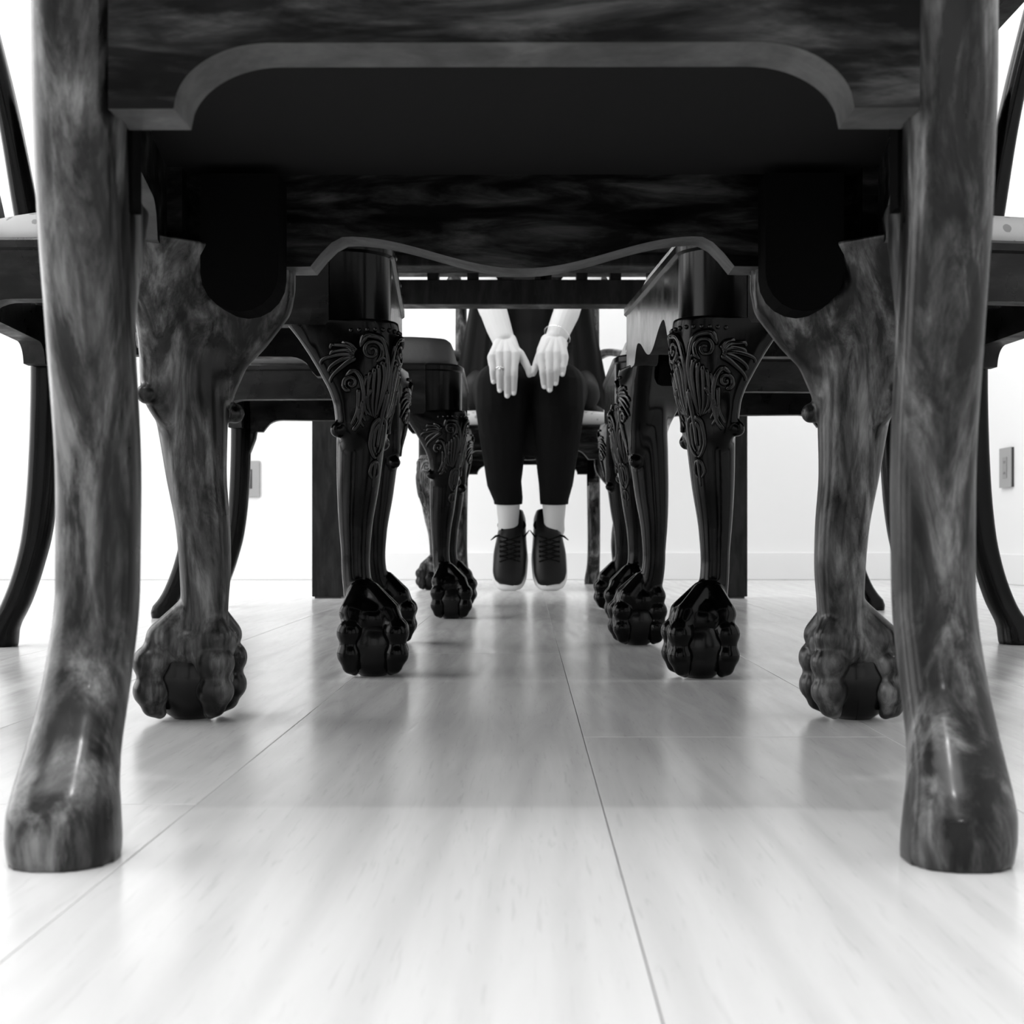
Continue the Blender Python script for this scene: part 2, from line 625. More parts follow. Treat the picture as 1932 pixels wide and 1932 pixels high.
def front_leg_mesh(sx, carver, sc=1.0, fr=0.018, sd=0.024):
    """leg whose diagonal points to (sx, +1); the origin is the middle of the foot"""
    dx, dy = sx * math.sqrt(.5), math.sqrt(.5)
    bm = bmesh.new()
    R = interp([(z, s, r) for z, s, r in leg_rows(carver)], 70)
    kf, ks = ('front', 'side') if carver else ('side', 'side')
    rings = []
    seg = 72
    for z, s_, r in R:
        c = (dx * s_, dy * s_)
        pts = [(c[0] + r * math.cos(2 * PI * k / 40), c[1] + r * math.sin(2 * PI * k / 40)) for k in range(40)]
        if z > .205:
            tr = .0105 * smoothstep(.20, .26, z) + .003
            uf = float(np.interp(z, *BRK[kf])) - tr
            us = float(np.interp(z, *BRK[ks])) - tr
            w_ = smoothstep(.205, .265, z)
            ycf = c[1] * (1 - w_) + (fr - tr - .002) * w_
            xcs = c[0] * (1 - w_) + sx * (sd - tr - .002) * w_
            pts += [(-sx * uf + tr * math.cos(2 * PI * k / 16), ycf + tr * math.sin(2 * PI * k / 16)) for k in range(16)]
            pts += [(xcs + tr * math.cos(2 * PI * k / 16), -us + tr * math.sin(2 * PI * k / 16)) for k in range(16)]
        H = hull2(pts)
        rings.append([ray_hull(H, c, 2 * PI * k / seg) + (z,) for k in range(seg)])
    skin_rings(bm, rings)
    # scroll ends at the side edges
    ball(bm, (-sx * 0.032, fr - .010, 0.246), 0.0085)
    ball(bm, (sx * (sd - .010), -0.036, 0.257), 0.0085)
    # web of the paw above the ball
    ball(bm, (dx * -.004, dy * -.004, .060), .0325, 24, 16, (1, 1, .72))
    # four talons over the ball
    for q in range(4):
        a = math.atan2(dy, dx) + q * PI / 2
        c, s = math.cos(a), math.sin(a)
        ox, oy = dx * -0.013, dy * -0.013
        f = 1.0 if q == 0 else 0.95
        chain(bm, [(ox + c * .008, oy + s * .008, .088, .011 * sc), (ox * .4 + c * .0265, oy * .4 + s * .0265, .0665, .0130 * sc),
                   (c * .0300 * f, s * .0300 * f, .056, .0105 * sc), (c * .0345 * f, s * .0345 * f, .0465, .0142 * sc),
                   (c * .0355 * f, s * .0355 * f, .035, .0100 * sc), (c * .0350 * f, s * .0350 * f, .0245, .0135 * sc),
                   (c * .0320, s * .0320, .012, .0090), (c * .0265, s * .0265, .0065, .0055)], 24)
    me = remesh(bm, 0.0016, 14, 'front_leg')
    return me


def ball_bm():
    bm = bmesh.new()
    ball(bm, (0, 0, 0.0335), 0.0345, 24, 16, (1, 1, 0.97))
    for v in bm.verts:
        if v.co.z < 0.0035: v.co.z = 0.0
        elif v.co.z < 0.006: v.co.z *= 0.7
    return bm


def carve_mesh(me, sx, carver):
    """raised foliage laid on the knee: tapered ridges that follow the surface"""
    bvh = BVHTree.FromPolygons([v.co for v in me.vertices], [p.vertices for p in me.polygons])
    base = math.atan2(1, sx)
    rw = leg_rows(carver)
    zz = [r[0] for r in rw]; ss = [r[1] for r in rw]

    def hit(phi, z):
        a = base - sx * phi       # positive phi turns towards +side (outer side), same on both hands
        s = np.interp(z, zz, ss)
        dx, dy = sx * math.sqrt(.5) * s, math.sqrt(.5) * s
        d = Vector((math.cos(a), math.sin(a), 0))
        o = Vector((dx, dy, z)) + d * 0.16
        h = bvh.ray_cast(o, -d)
        if h[0] is None: return None, None
        return h[0], h[1]

    bm = bmesh.new()

    def ridge(uv, r0, r1=None, n=26, sink=0.3):
        r1 = r0 * 0.35 if r1 is None else r1
        R = catmull([(u, v, 0) for u, v in uv], n)
        rings = []
        pts = []
        for u, v, _ in R:
            h, nn = hit(u / 0.036, v)
            if h is None: return
            pts.append((h, nn))
        for i in range(n):
            t = i / (n - 1)
            r = 1.3 * (r0 + (r1 - r0) * t) * min(1.0, 0.35 + t * 9)
            h, nn = pts[i]
            a = pts[max(i - 1, 0)][0]; b = pts[min(i + 1, n - 1)][0]
            d = (b - a)
            if d.length < 1e-7 or d.length > 0.03: return
            d.normalize()
            s = d.cross(nn)
            if s.length < 1e-6: return
            s.normalize()
            nn = s.cross(d)
            c = h + nn * r * sink
            rings.append([c + s * math.cos(k * PI / 3) * r * 1.2 + nn * math.sin(k * PI / 3) * r for k in range(6)])
        skin_rings(bm, rings)

    def spiral(u, v, r, turns, a0, dirn, r0, tail=None):
        P = []
        n = int(10 * turns) + 2
        for i in range(n):
            t = i / (n - 1)
            a = a0 + dirn * 2 * PI * turns * t
            rr = r * (0.12 + 0.88 * t)
            P.append((u + rr * math.cos(a), v + rr * math.sin(a)))
        if tail: P += tail
        P = P[::-1]
        ridge(P, r0, r0 * 0.6, n=16 + int(20 * turns))

    for m in (1, -1):
        # great C scroll under the rail and its sweeping stem
        spiral(m * 0.021, 0.338, 0.0125, 1.6, 0.5, m, 0.0021,
               [(m * 0.018 if False else m * 0.030, 0.322), (m * 0.026, 0.300), (m * 0.015, 0.283), (m * 0.006, 0.272)] if False else None)
        ridge([(m * 0.034, 0.341), (m * 0.026, 0.354), (m * 0.013, 0.352), (m * 0.005, 0.338), (m * 0.002, 0.315), (m * 0.004, 0.290), (m * 0.009, 0.272)], 0.0030, 0.0010)
        # leaf fingers sweeping down
        for j in range(5):
            t = j / 4
            ridge([(m * (0.010 + 0.004 * j), 0.330 - 0.004 * j), (m * (0.006 + 0.006 * j), 0.312 - 0.005 * j),
                   (m * (0.007 + 0.005 * j), 0.292 - 0.003 * j), (m * (0.008 + 0.0022 * j), 0.268 + 0.001 * j)], 0.0024 - 0.0002 * j, 0.0008, 22)
        # small second scroll
        spiral(m * 0.009, 0.326, 0.006, 1.2, 2.0, -m, 0.0015)
        # side volute and its long edge
        spiral(m * 0.043, 0.305, 0.0085, 1.4, 1.0, -m, 0.0022)
        ridge([(m * 0.049, 0.312), (m * 0.040, 0.318), (m * 0.031, 0.306), (m * 0.028, 0.285), (m * 0.031, 0.265), (m * 0.036, 0.256)], 0.0022, 0.0018)
        ridge([(m * 0.035, 0.300), (m * 0.034, 0.280), (m * 0.038, 0.262)], 0.0022, 0.0010)
        # foliage fanning out to the side under the rail
        for j in range(6):
            a = 0.75 - 0.30 * j
            ca, sa = math.cos(a), math.sin(a)
            L_ = 0.020 + 0.004 * (j % 2) + 0.002 * j
            b0, b1 = 0.035, 0.334
            ridge([(m * (b0 + .004 * ca), b1 + .004 * sa), (m * (b0 + L_ * .55 * ca), min(b1 + L_ * .55 * sa + .003, .357)),
                   (m * (b0 + L_ * ca), min(b1 + L_ * sa - .001, .355)), (m * (b0 + L_ * ca + .001), min(b1 + L_ * sa - .005, .350))], 0.0026, 0.0012, 16)
        for j in range(4):
            ridge([(m * (0.020 + .004 * j), .300 - .006 * j), (m * (0.024 + .003 * j), .290 - .006 * j), (m * (0.021 + .001 * j), .278 - .006 * j)], 0.0022, 0.0009, 14)
        # lower leaf, its lobes and end curl
        ridge([(m * 0.001, 0.272), (m * 0.011, 0.262), (m * 0.013, 0.245), (m * 0.006, 0.231), (m * 0.001, 0.228)], 0.0022, 0.0012)
        ridge([(m * 0.002, 0.266), (m * 0.007, 0.255), (m * 0.007, 0.242), (m * 0.003, 0.234)], 0.0018, 0.0010)
        ridge([(m * 0.000, 0.226), (m * 0.006, 0.221), (m * 0.009, 0.213), (m * 0.003, 0.207)], 0.0017, 0.0008)
    # central ridge and bead row
    ridge([(0, 0.300), (0, 0.280), (0, 0.262), (0, 0.240)], 0.0024, 0.0014)
    ridge([(0, 0.228), (0, 0.215), (0, 0.198)], 0.0018, 0.0006, 12)
    for j in range(-5, 6):
        h, nn = hit(j * 0.0085 / 0.036, 0.3605 - 0.0003 * abs(j))
        if h is not None: ball(bm, h + nn * 0.0004, 0.0024, 8, 6)
    return mesh_from('knee_carving', bm)


def rail_path(bm, pts, thick, top, botf, inner=1):
    """pts: list of (x,y,t) along the OUTSIDE; inner side to the left (+1) or right (-1); botf(t)->z"""
    n = len(pts)
    rings = []
    for i, (x, y, t) in enumerate(pts):
        a = Vector(pts[max(i - 1, 0)][:2]); b = Vector(pts[min(i + 1, n - 1)][:2])
        d = (b - a).normalized()
        nn = Vector((-d.y, d.x)) * inner
        z = botf(t)
        lip = 0.0035
        o = Vector((x, y)); q = o + nn * thick
        oo = o - nn * lip
        rings.append([(o.x, o.y, z), (o.x, o.y, top - 0.014), (oo.x, oo.y, top - 0.0115), (oo.x, oo.y, top - 0.004), ((o + nn * .003).x, (o + nn * .003).y, top), (q.x, q.y, top), (q.x, q.y, z)])
    skin_rings(bm, rings)
    bm.faces.ensure_lookup_table()
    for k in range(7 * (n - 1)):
        if k % 7 == 6: bm.faces[k].material_index = 1  # bottom faces get the colour lightened as floor bounce


def qarc(u, R, lo, hi):
    """quarter-round rise from lo (u=0) to hi (u=R)"""
    if u <= 0: return lo
    if u >= R: return hi
    return lo + (hi - lo) * math.sqrt(max(0, 1 - (1 - u / R) ** 2))


def post_bm(x, prof, w_low, w_up, zt=1.0):
    bm = bmesh.new()
    return bm


def make_post(sx, X, carver):
    """rear leg and back stile in one piece"""
    bm = bmesh.new()
    if carver:
        P = [(0, -.507, .0238, .0265), (.012, -.507, .0245, .0275), (.024, -.505, .0240, .026), (.034, -.499, .0226, .0225), (.052, -.484, .0208, .0205),
             (.08, -.464, .0200, .0200), (.12, -.449, .0197, .0200), (.17, -.448, .0200, .0205), (.24, -.460, .0203, .0215), (.30, -.472, .0206, .022), (.36, -.478, .0208, .022),
             (.45, -.480, .0208, .022), (.55, -.492, .0195, .019), (.75, -.530, .0185, .016), (.95, -.585, .0175, .014)]
    else:
        P = [(0, -.517, .0250, .0230), (.012, -.517, .0255, .0240), (.024, -.514, .0245, .022), (.036, -.506, .0220, .019), (.06, -.494, .0200, .0185),
             (.10, -.480, .0190, .0180), (.15, -.468, .0190, .0190), (.22, -.460, .0195, .0200), (.30, -.456, .0200, .0205), (.36, -.455, .0205, .0205),
             (.45, -.457, .0200, .0205), (.577, -.482, .0175, .0165), (.717, -.508, .0185, .014), (.86, -.543, .0185, .013), (.97, -.575, .0175, .013)]
    # the foot kicks slightly outward
    rows = [(z, X + (0.003 if sx < 0 else -0.006) * max(0, 1 - z / .06) + sx * 0.012 * max(0, (z - .5)), y, rx, ry) for z, y, rx, ry in P]
    loft_z(bm, rows, 90, 40, 2.35 if carver else 2.8)
    if carver:
        # small ear that reaches forward to the side rail
        prism(bm, [(0, .14), (.012, .18), (.018, .22), (.027, .26), (.044, .300), (.050, .312), (.028, .316), (.012, .330), (0, .345)], (X, -.462, 0), (0, 1, 0), (0, 0, 1), (1, 0, 0),
              -.016, .016)
        me = remesh(bm, 0.0022, 2, 'rear_leg')
    else:
        prism(bm, [(-.01, .30), (.014, .315), (.028, .352), (.030, .366), (-.01, .366)], (X, -.452, 0), (0, 1, 0), (0, 0, 1), (1, 0, 0), -.014, .014)
        me = remesh(bm, 0.0024, 2, 'rear_leg')
    return me


def cushion_bm(outline, z0, z1, crown=0.012):
    cx = sum(p[0] for p in outline) / len(outline); cy = sum(p[1] for p in outline) / len(outline)
    bm = bmesh.new()
    lev = [(0, 0.97), (.12, .995), (.35, 1.0), (.6, .99), (.8, .965), (.93, .92), (1.0, .84)]
    rings = []
    for t, s in lev:
        rings.append([(cx + (x - cx) * s, cy + (y - cy) * s, z0 + (z1 - z0) * t) for x, y in outline])
    for s, c in ((.6, .6), (.3, .9), (.05, 1.0)):
        rings.append([(cx + (x - cx) * s, cy + (y - cy) * s, z1 + crown * c) for x, y in outline])
    skin_rings(bm, rings)
    return bm


FRONT = {}


def make_chair(carver, label, group=None, fabric=None):
    root = empty('armchair' if carver else 'side_chair', (0, 0, 0))
    tag(root, label, 'chair', group)
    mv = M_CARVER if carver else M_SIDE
    mh = M_CARVER_H if carver else M_SIDE_H
    w = 0.2665 if carver else 0.2275
    X = 0.2045 if carver else 0.208
    yr = -0.480 if carver else -0.456
    kk = 1.08 if carver else 1.0
    fr, sd = (0.024, 0.036) if carver else (0.018, 0.024)
    TH = 0.038 if carver else 0.030
    # --- front legs
    for sx in (-1, 1):
        key = (carver, sx)
        if key not in FRONT:
            me = front_leg_mesh(sx, carver, 1.06 if carver else 1.0, fr, sd)
            if carver:
                for v in me.vertices:
                    if v.co.z < .09:
                        f = 1 + 0.06 * min(1, (.09 - v.co.z) / .03); v.co.x *= f; v.co.y *= f
            FRONT[key] = (me, carve_mesh(me, sx, carver))
        me, cv = FRONT[key]
        lg = link('leg', me, mv, root)
        lg.location = (sx * w, 0, 0)
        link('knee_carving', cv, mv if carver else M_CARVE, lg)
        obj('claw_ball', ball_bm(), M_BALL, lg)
    # --- rear legs
    for sx in (-1, 1):
        link('leg', make_post(sx, sx * X, carver), mv, root)
    # --- front rail with rounded corners
    Xo = w + sd; Rc = 0.050; bow = 0.0
    yo = fr
    pts = []
    xc, yc = Xo - Rc, yo - Rc
    pts.append((-Xo, yc - 0.012, -Xo)); pts.append((-Xo, yc, -Xo))
    for i in range(1, 9):
        a = PI - i * PI / 16
        pts.append((-xc + Rc * math.cos(a), yc + Rc * math.sin(a), -Xo))
    N = 60
    for i in range(N + 1):
        x = -xc + 2 * xc * i / N
        pts.append((x, yo + bow * math.cos(x / xc * PI / 2) ** 2, x))
    for i in range(8, 0, -1):
        a = i * PI / 16
        pts.append((xc + Rc * math.cos(a), yc + Rc * math.sin(a), Xo))
    pts.append((Xo, yc, Xo)); pts.append((Xo, yc - 0.012, Xo))
    xe = w - 0.098     # end of the ear
    xa = w - 0.127     # top of the arch
    zE, zA, zC = (0.360, 0.384, 0.3585) if carver else (0.367, 0.390, 0.364)

    def botf(x):
        ax = abs(x)
        if ax >= xe: return zE
        if ax >= xa: return zE + (zA - zE) * math.sin((xe - ax) / (xe - xa) * PI / 2)
        return zC + (zA - zC) * (0.5 - 0.5 * math.cos(PI * (ax / xa)))
    bm = bmesh.new()
    rail_path(bm, pts, TH, ZB, botf, inner=-1)
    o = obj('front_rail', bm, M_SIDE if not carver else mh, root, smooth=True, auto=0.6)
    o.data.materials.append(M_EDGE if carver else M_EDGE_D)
    # --- side rails
    for sx in (-1, 1):
        x0, y0 = sx * Xo, yc - 0.013
        x1, y1 = sx * (X + 0.020), yr + 0.004
        L = math.hypot(x1 - x0, y1 - y0)
        p = []
        n = 60
        for i in range(n + 1):
            t = i / n
            # slight outward bow of the seat side
            bx = sx * 0.006 * math.sin(PI * t)
            p.append((x0 + (x1 - x0) * t + bx, y0 + (y1 - y0) * t, t * L))
        fe, re = 0.060, 0.045
        rlo = 0.332 if carver else 0.366

        def bs(t, fe=fe, re=re, L=L, rlo=rlo):
            if t < fe + .03: return qarc(t - fe, 0.03, ZT - 0.002, 0.391)
            if t > L - re - .035: return qarc(L - re - t, 0.035, rlo, 0.391)
            return 0.391
        bm = bmesh.new()
        rail_path(bm, p, 0.026, ZB, bs, inner=-1 if sx > 0 else 1)
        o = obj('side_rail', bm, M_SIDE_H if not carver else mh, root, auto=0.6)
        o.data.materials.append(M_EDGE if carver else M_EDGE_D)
    # --- back rail
    zb, ze = (0.3705, 0.3405) if carver else (0.398, 0.372)
    xr = X - 0.0195
    p = []
    n = 260
    for i in range(n + 1):
        x = -xr + 2 * xr * i / n
        p.append((x, yr - 0.018, x))
    eL = 0.030 if carver else 0.024
    rR = 0.044 if carver else 0.028

    def bb(x):
        return qarc(xr - eL - abs(x), rR, ze, zb)
    bm = bmesh.new()
    rail_path(bm, p, 0.034 if carver else 0.028, ZB + 0.03, bb, inner=1)
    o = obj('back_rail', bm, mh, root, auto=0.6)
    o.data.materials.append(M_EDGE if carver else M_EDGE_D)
    # --- seat frame panel and cushion
    out = []
    for s in (-1, 1):
        seq = [(Xo - 0.028, yc), (xc + 0.012, yo - 0.030)] if s < 0 else None
    cor = [(-(X + .004), yr + .022), (X + .004, yr + .022), (Xo - .022, yc - 0.01), (xc, yo - .016), (0, yo - .016 + bow), (-xc, yo - .016), (-(Xo - .022), yc - 0.01)]
    # dense closed outline
    def dense(poly, k=8):
        r = []
        m = len(poly)
        for i in range(m):
            a, b = poly[i], poly[(i + 1) % m]
            for j in range(k): r.append((a[0] + (b[0] - a[0]) * j / k, a[1] + (b[1] - a[1]) * j / k))
        for _ in range(3):
            m2 = len(r)
            r = [((r[i - 1][0] + 2 * r[i][0] + r[(i + 1) % m2][0]) / 4, (r[i - 1][1] + 2 * r[i][1] + r[(i + 1) % m2][1]) / 4) for i in range(m2)]
        return r
    D = dense(cor)
    bm = bmesh.new()
    cs = [(x * 1.0, (y - yr / 2) * .985 + yr / 2) for x, y in D]
    zpan = 0.433 if carver else 0.436
    skin_rings(bm, [[(x, y, zpan) for x, y in cs], [(x, y, zpan + 0.012) for x, y in cs]])
    obj('seat_panel', bm, M_PANEL, root, smooth=False)
    obj('seat_cushion', cushion_bm(D, ZB - 0.002, ZB + 0.038, 0.014), fabric or M_FAB, root)
    # --- black tongue behind each front leg, put in as the shade of the hollow
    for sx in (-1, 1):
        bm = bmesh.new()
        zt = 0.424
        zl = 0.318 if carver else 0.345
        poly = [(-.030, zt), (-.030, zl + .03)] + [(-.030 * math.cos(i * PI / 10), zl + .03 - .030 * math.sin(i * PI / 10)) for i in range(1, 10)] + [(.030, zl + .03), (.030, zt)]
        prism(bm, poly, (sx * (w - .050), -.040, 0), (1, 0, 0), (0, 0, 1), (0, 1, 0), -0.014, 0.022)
        obj('corner_shade_block', bm, M_BLOCK, root, smooth=False)
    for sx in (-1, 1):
        if carver:  # black box stands in for the shaded gap beside each rear leg
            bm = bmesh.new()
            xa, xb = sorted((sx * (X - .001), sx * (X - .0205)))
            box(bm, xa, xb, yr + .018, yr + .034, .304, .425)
            obj('corner_shade_block', bm, M_BLOCK, root, smooth=False)
    # --- back: crest rail, vase splat, shoe
    yt = -0.585 if carver else -0.575
    zt = 0.945 if carver else 0.965
    bm = bmesh.new()
    xx = X + 0.012
    sweep(bm, [(-xx - .03, yt, zt + .03, .010, .016), (-xx, yt, zt + .012, .014, .026), (-xx * .5, yt - .012, zt - .002, .014, .026), (0, yt - .018, zt + .016, .014, .034),
               (xx * .5, yt - .012, zt - .002, .014, .026), (xx, yt, zt + .012, .014, .026), (xx + .03, yt, zt + .03, .010, .016)], 48, 16, 2.6, side=(0, 1, 0))
    obj('crest_rail', bm, mv, root)
    bm = bmesh.new()
    prof = [(0.0, .050), (.08, .042), (.16, .030), (.26, .048), (.36, .078), (.44, .085), (.50, .070)]
    R = interp([(a, b) for a, b in prof], 30)
    z00, y00 = ZB + 0.028, yr - 0.004
    sp = []
    for a, b in R:
        t = a / .5
        z = z00 + (zt - .005 - z00) * t
        y = y00 + (yt - .012 - y00) * (t ** 1.3)
        sp.append((z, y, b))
    rings = [[(-b, y - .006, z), (b, y - .006, z), (b, y + .006, z), (-b, y + .006, z)] for z, y, b in sp]
    skin_rings(bm, rings)
    obj('splat', bm, mv, root, auto=0.6)
    if carver:
        for sx in (-1, 1):
            bm = bmesh.new()
            # arm: from the stile outwards and forward to a scrolled end
            sweep(bm, [(sx * .208, -.515, .705, .013, .016), (sx * .245, -.46, .715, .016, .012), (sx * .290, -.37, .700, .018, .011), (sx * .318, -.27, .690, .020, .012),
                       (sx * .330, -.20, .697, .021, .013), (sx * .334, -.165, .690, .019, .015), (sx * .334, -.152, .676, .015, .012)], 40, 16, 2.4, side=(1, 0, 0))
            arm = obj('arm', bm, mv, root)
            bm = bmesh.new()
            sweep(bm, [(sx * .283, -.215, .425, .012, .020), (sx * .268, -.205, .48, .013, .019), (sx * .266, -.19, .54, .012, .016), (sx * .290, -.185, .61, .011, .014), (sx * .325, -.20, .685, .012, .013)],
                  34, 14, 2.6, side=(1, 0, 0))
            obj('arm_support', bm, mv, root)
    return root


def copy_tree(o, parent=None):
    c = o.copy()
    COL.objects.link(c)
    if parent is not None: c.parent = parent
    for ch in list(o.children): copy_tree(ch, c)
    return c


GR_C = None
near = make_chair(True, 'wide armchair with worn mottled legs, nearest the camera, seen from behind')
near.location = (-0.0040, 1.15, 0)
near.rotation_euler = (0, 0, math.radians(-0.26))

far = copy_tree(near)
far.location = (0.0, 3.955, 0)
far.rotation_euler = (0, 0, PI)
far['label'] = 'armchair the person in black sits on, at the far end of the table'
for ch in far.children:
    if ch.name.startswith('seat_cushion'):
        ch.data = ch.data.copy(); ch.data.materials.clear(); ch.data.materials.append(M_FAB)

GRP = 'claw-footed side chairs along the table'
L1 = make_chair(False, 'side chair on the left nearest the camera, pale floral seat', GRP)
L2 = copy_tree(L1); L2['label'] = 'second side chair on the left, farther down the table, with domed grey seat darkened for table shade'
R1 = copy_tree(L1); R1['label'] = 'side chair on the right nearest the camera, carved knee in full light'
R2 = copy_tree(L1); R2['label'] = 'second side chair on the right, mostly hidden behind the nearer one'


def place(ch, mx, my, vx, vy, sign):
    """mx,my: middle between the claws; (vx,vy): direction from near claw to far claw"""
    a = math.atan2(vy, vx)
    ch.location = (mx, my, 0)
    ch.rotation_euler = (0, 0, a + (PI if sign < 0 else 0))


place(L1, -.1755, 1.733, -.027, .455, -1)
place(R1, .164, 1.711, -.030, .457, 1)
place(L2, -.140, 2.792, -.008, .456, -1)
place(R2, .170, 2.660, .004, .456, 1)
for ch in L2.children:
    if ch.name.startswith('seat_cushion'):
        bm = bmesh.new()
        bm.from_mesh(ch.data)
        for v in bm.verts:
            if v.co.z > ZB + 0.02: v.co.z += 0.016
        me = bpy.data.meshes.new('seat_cushion'); bm.to_mesh(me); bm.free()
        for p in me.polygons: p.use_smooth = True
        me.materials.append(M_FAB2)
        ch.data = me

# ------------------------------------------------------------------ table
tb = empty('dining_table', (0, 2.3, 0))
tag(tb, 'long black dining table with square legs over the tucked-in chairs', 'table')


def tpart(name, *a, m=M_BLACK, bv=0.002, par=None):
    bm = bmesh.new()
    box(bm, a[0], a[1], a[2] - 2.3, a[3] - 2.3, a[4], a[5])
    return obj(name, bm, m, par or tb, smooth=False, bevel=bv)


TY0, TY1 = 1.005, 3.50
tpart('tabletop', -.56, .57, TY0, TY1 + 0.004, .782, .815)
for (x0, x1) in ((-.512, -.437), (.448, .523)):
    tpart('leg', x0, x1, 3.40, 3.475, 0.004, .782)
    tpart('leg', x0, x1, 1.03, 1.105, 0.004, .782)
    for y0 in (3.405, 1.035):
        tpart('foot_pad', x0 + .006, x1 - .006, y0, y0 + .065, 0, .004, m=M_INSERT, bv=0)
for x0, x1 in ((-.505, -.480), (.491, .516)): tpart('side_apron', x0, x1, 1.105, 3.40, .700, .782)
tpart('end_apron', -.437, .448, 3.395, 3.465, .698, .757)
for x in (-.40, -.225, -.13, .03, .045, .13, .21, .30, .41):
    tpart('spacer_block', x - .013, x + .013, 3.40, 3.46, .757, .782, bv=0)
tpart('cross_beam', -.480, .491, 3.20, 3.29, .752, .782, bv=0.006)
tpart('near_apron', -.437, .448, 1.045, 1.085, .70, .782)
for x, y, z in ((-.298, 3.196, .768), (-.305, 3.391, .742), (-.303, 3.391, .716), (.30, 3.391, .742)):
    bm = bmesh.new()
    ball(bm, (x, y - 2.3, z), .008, 14, 10, (1, .7, 1))
    obj('bolt', bm, M_METAL, tb)


# ------------------------------------------------------------------ person
def P(px, py, Y):
    return (((px - 995) * Y / F), Y, CAM_H + (1014 - py) * Y / F)


PX, PY = 0.01, 4.25
per = empty('person', (PX, PY, 0))
tag(per, 'person in black tunic and cropped leggings sitting with hands on their knees', 'person')


def rel(p): return (p[0] - PX, p[1] - PY, p[2]) + tuple(p[3:])


def C(bm, pts, seg=16): chain(bm, [rel(p) for p in pts], seg)


def PP(px, py, Y, r): return P(px, py, Y) + (r,)


# body: one continuous skin
bm = bmesh.new()
hipz = 0.545
C(bm, [(-.085 + PX, 4.27, hipz, .085), (.085 + PX, 4.27, hipz, .085)])
C(bm, [(PX, 4.27, .56, .095), (PX, 4.29, .74, .090), (PX, 4.28, .92, .100), (PX, 4.27, 1.04, .098)])
C(bm, [(-.15 + PX, 4.26, 1.10, .048), (PX, 4.27, 1.12, .066), (.15 + PX, 4.26, 1.10, .048)])
C(bm, [(PX, 4.26, 1.14, .050), (PX, 4.235, 1.24, .046)])
# legs
KX = (-.068, .082)
for s, (kx, ax) in enumerate(((KX[0], -.053), (KX[1], .074))):
    C(bm, [(kx * 1.05, 4.22, .545, .082), (kx, 3.98, .545, .070), (kx, 3.835, .545, .056), (kx, 3.825, .49, .054), (kx, 3.845, .42, .048), (ax, 3.90, .32, .038), (ax, 3.950, .235, .0335), (ax, 3.958, .190, .029), (ax, 3.965, .165, .030)])
    C(bm, [(ax, 3.968, .170, .029), (ax, 4.000, .190, .022), (ax, 3.955, .140, .024), (ax, 3.925, .09, .022), (ax, 3.908, .05, .016)])
me_a = None
# upper arms
for s, ex in ((-1, -.150), (1, .172)):
    C(bm, [(PX + s * .175, 4.26, 1.10, .046), (PX + s * .178, 4.21, .98, .040), (ex, 4.05, .86, .035)])
# forearms run into the hands
LE, RE = (-.150, 4.05, .86), (.172, 4.05, .86)
C(bm, [LE + (.034,), PP(915, 550, 3.915, .036), PP(926, 585, 3.870, .033)])
C(bm, [RE + (.034,), PP(1084, 550, 3.915, .036), PP(1072, 585, 3.870, .032)])
# head
HC = (PX, 4.20, 1.345)
def H(dx, dy, dz, r, sc=(1, 1, 1)):
    p = rel((HC[0] + dx, HC[1] + dy, HC[2] + dz))
    ball(bm, p, r, 20, 14, sc)
H(0, .012, .020, .088, (.86, 1.05, 1.05))
H(0, -.020, -.030, .066, (.85, .95, 1.2))
H(0, -.050, -.085, .024, (1.15, .9, .8))
for s in (-1, 1):
    H(s * .040, -.052, -.012, .022)
    H(s * .076, .012, -.005, .020, (.35, .8, 1.3))
    H(s * .031, -.068, .034, .014, (1.6, .6, .5))
H(0, -.086, -.012, .012, (.8, 1, 1.8)); H(0, -.095, -.030, .0125, (1.1, .9, .8))
H(0, -.078, -.060, .013, (1.6, .6, .45)); H(0, -.076, -.069, .012, (1.4, .6, .5))
body = remesh(bm, 0.0055, 3, 'body')

# hands and forearms, finely meshed and joined to the body mesh inside the forearm
def hand(bm, wr, fore, fingers, thumb, palm):
    C(bm, fore, 18)
    # palm: several chains fanned from wrist to knuckles
    for p in palm: C(bm, p, 14)
    for f in fingers: C(bm, f, 14)
    C(bm, thumb, 14)


def finger(m, t, Ym, Yt, r):
    """knuckle px m, tip px t; bends over the front of the knee"""
    a = P(m[0], m[1], Ym); b = P(t[0], t[1], Yt)
    pts = []
    ln = min(1.0, math.dist(a, b) / .07) ** 2
    r *= .95
    for k, (u, out, rr) in enumerate(((0, 0, 1.08), (.38, .010, .98), (.48, .010, 1.03), (.72, .006, .90), (.80, .004, .92), (1, 0, .80))):
        pts.append((a[0] + (b[0] - a[0]) * u, a[1] + (b[1] - a[1]) * u - out * ln, a[2] + (b[2] - a[2]) * u, r * rr))
    # pull the tip in so that the nail reaches the traced length
    return pts


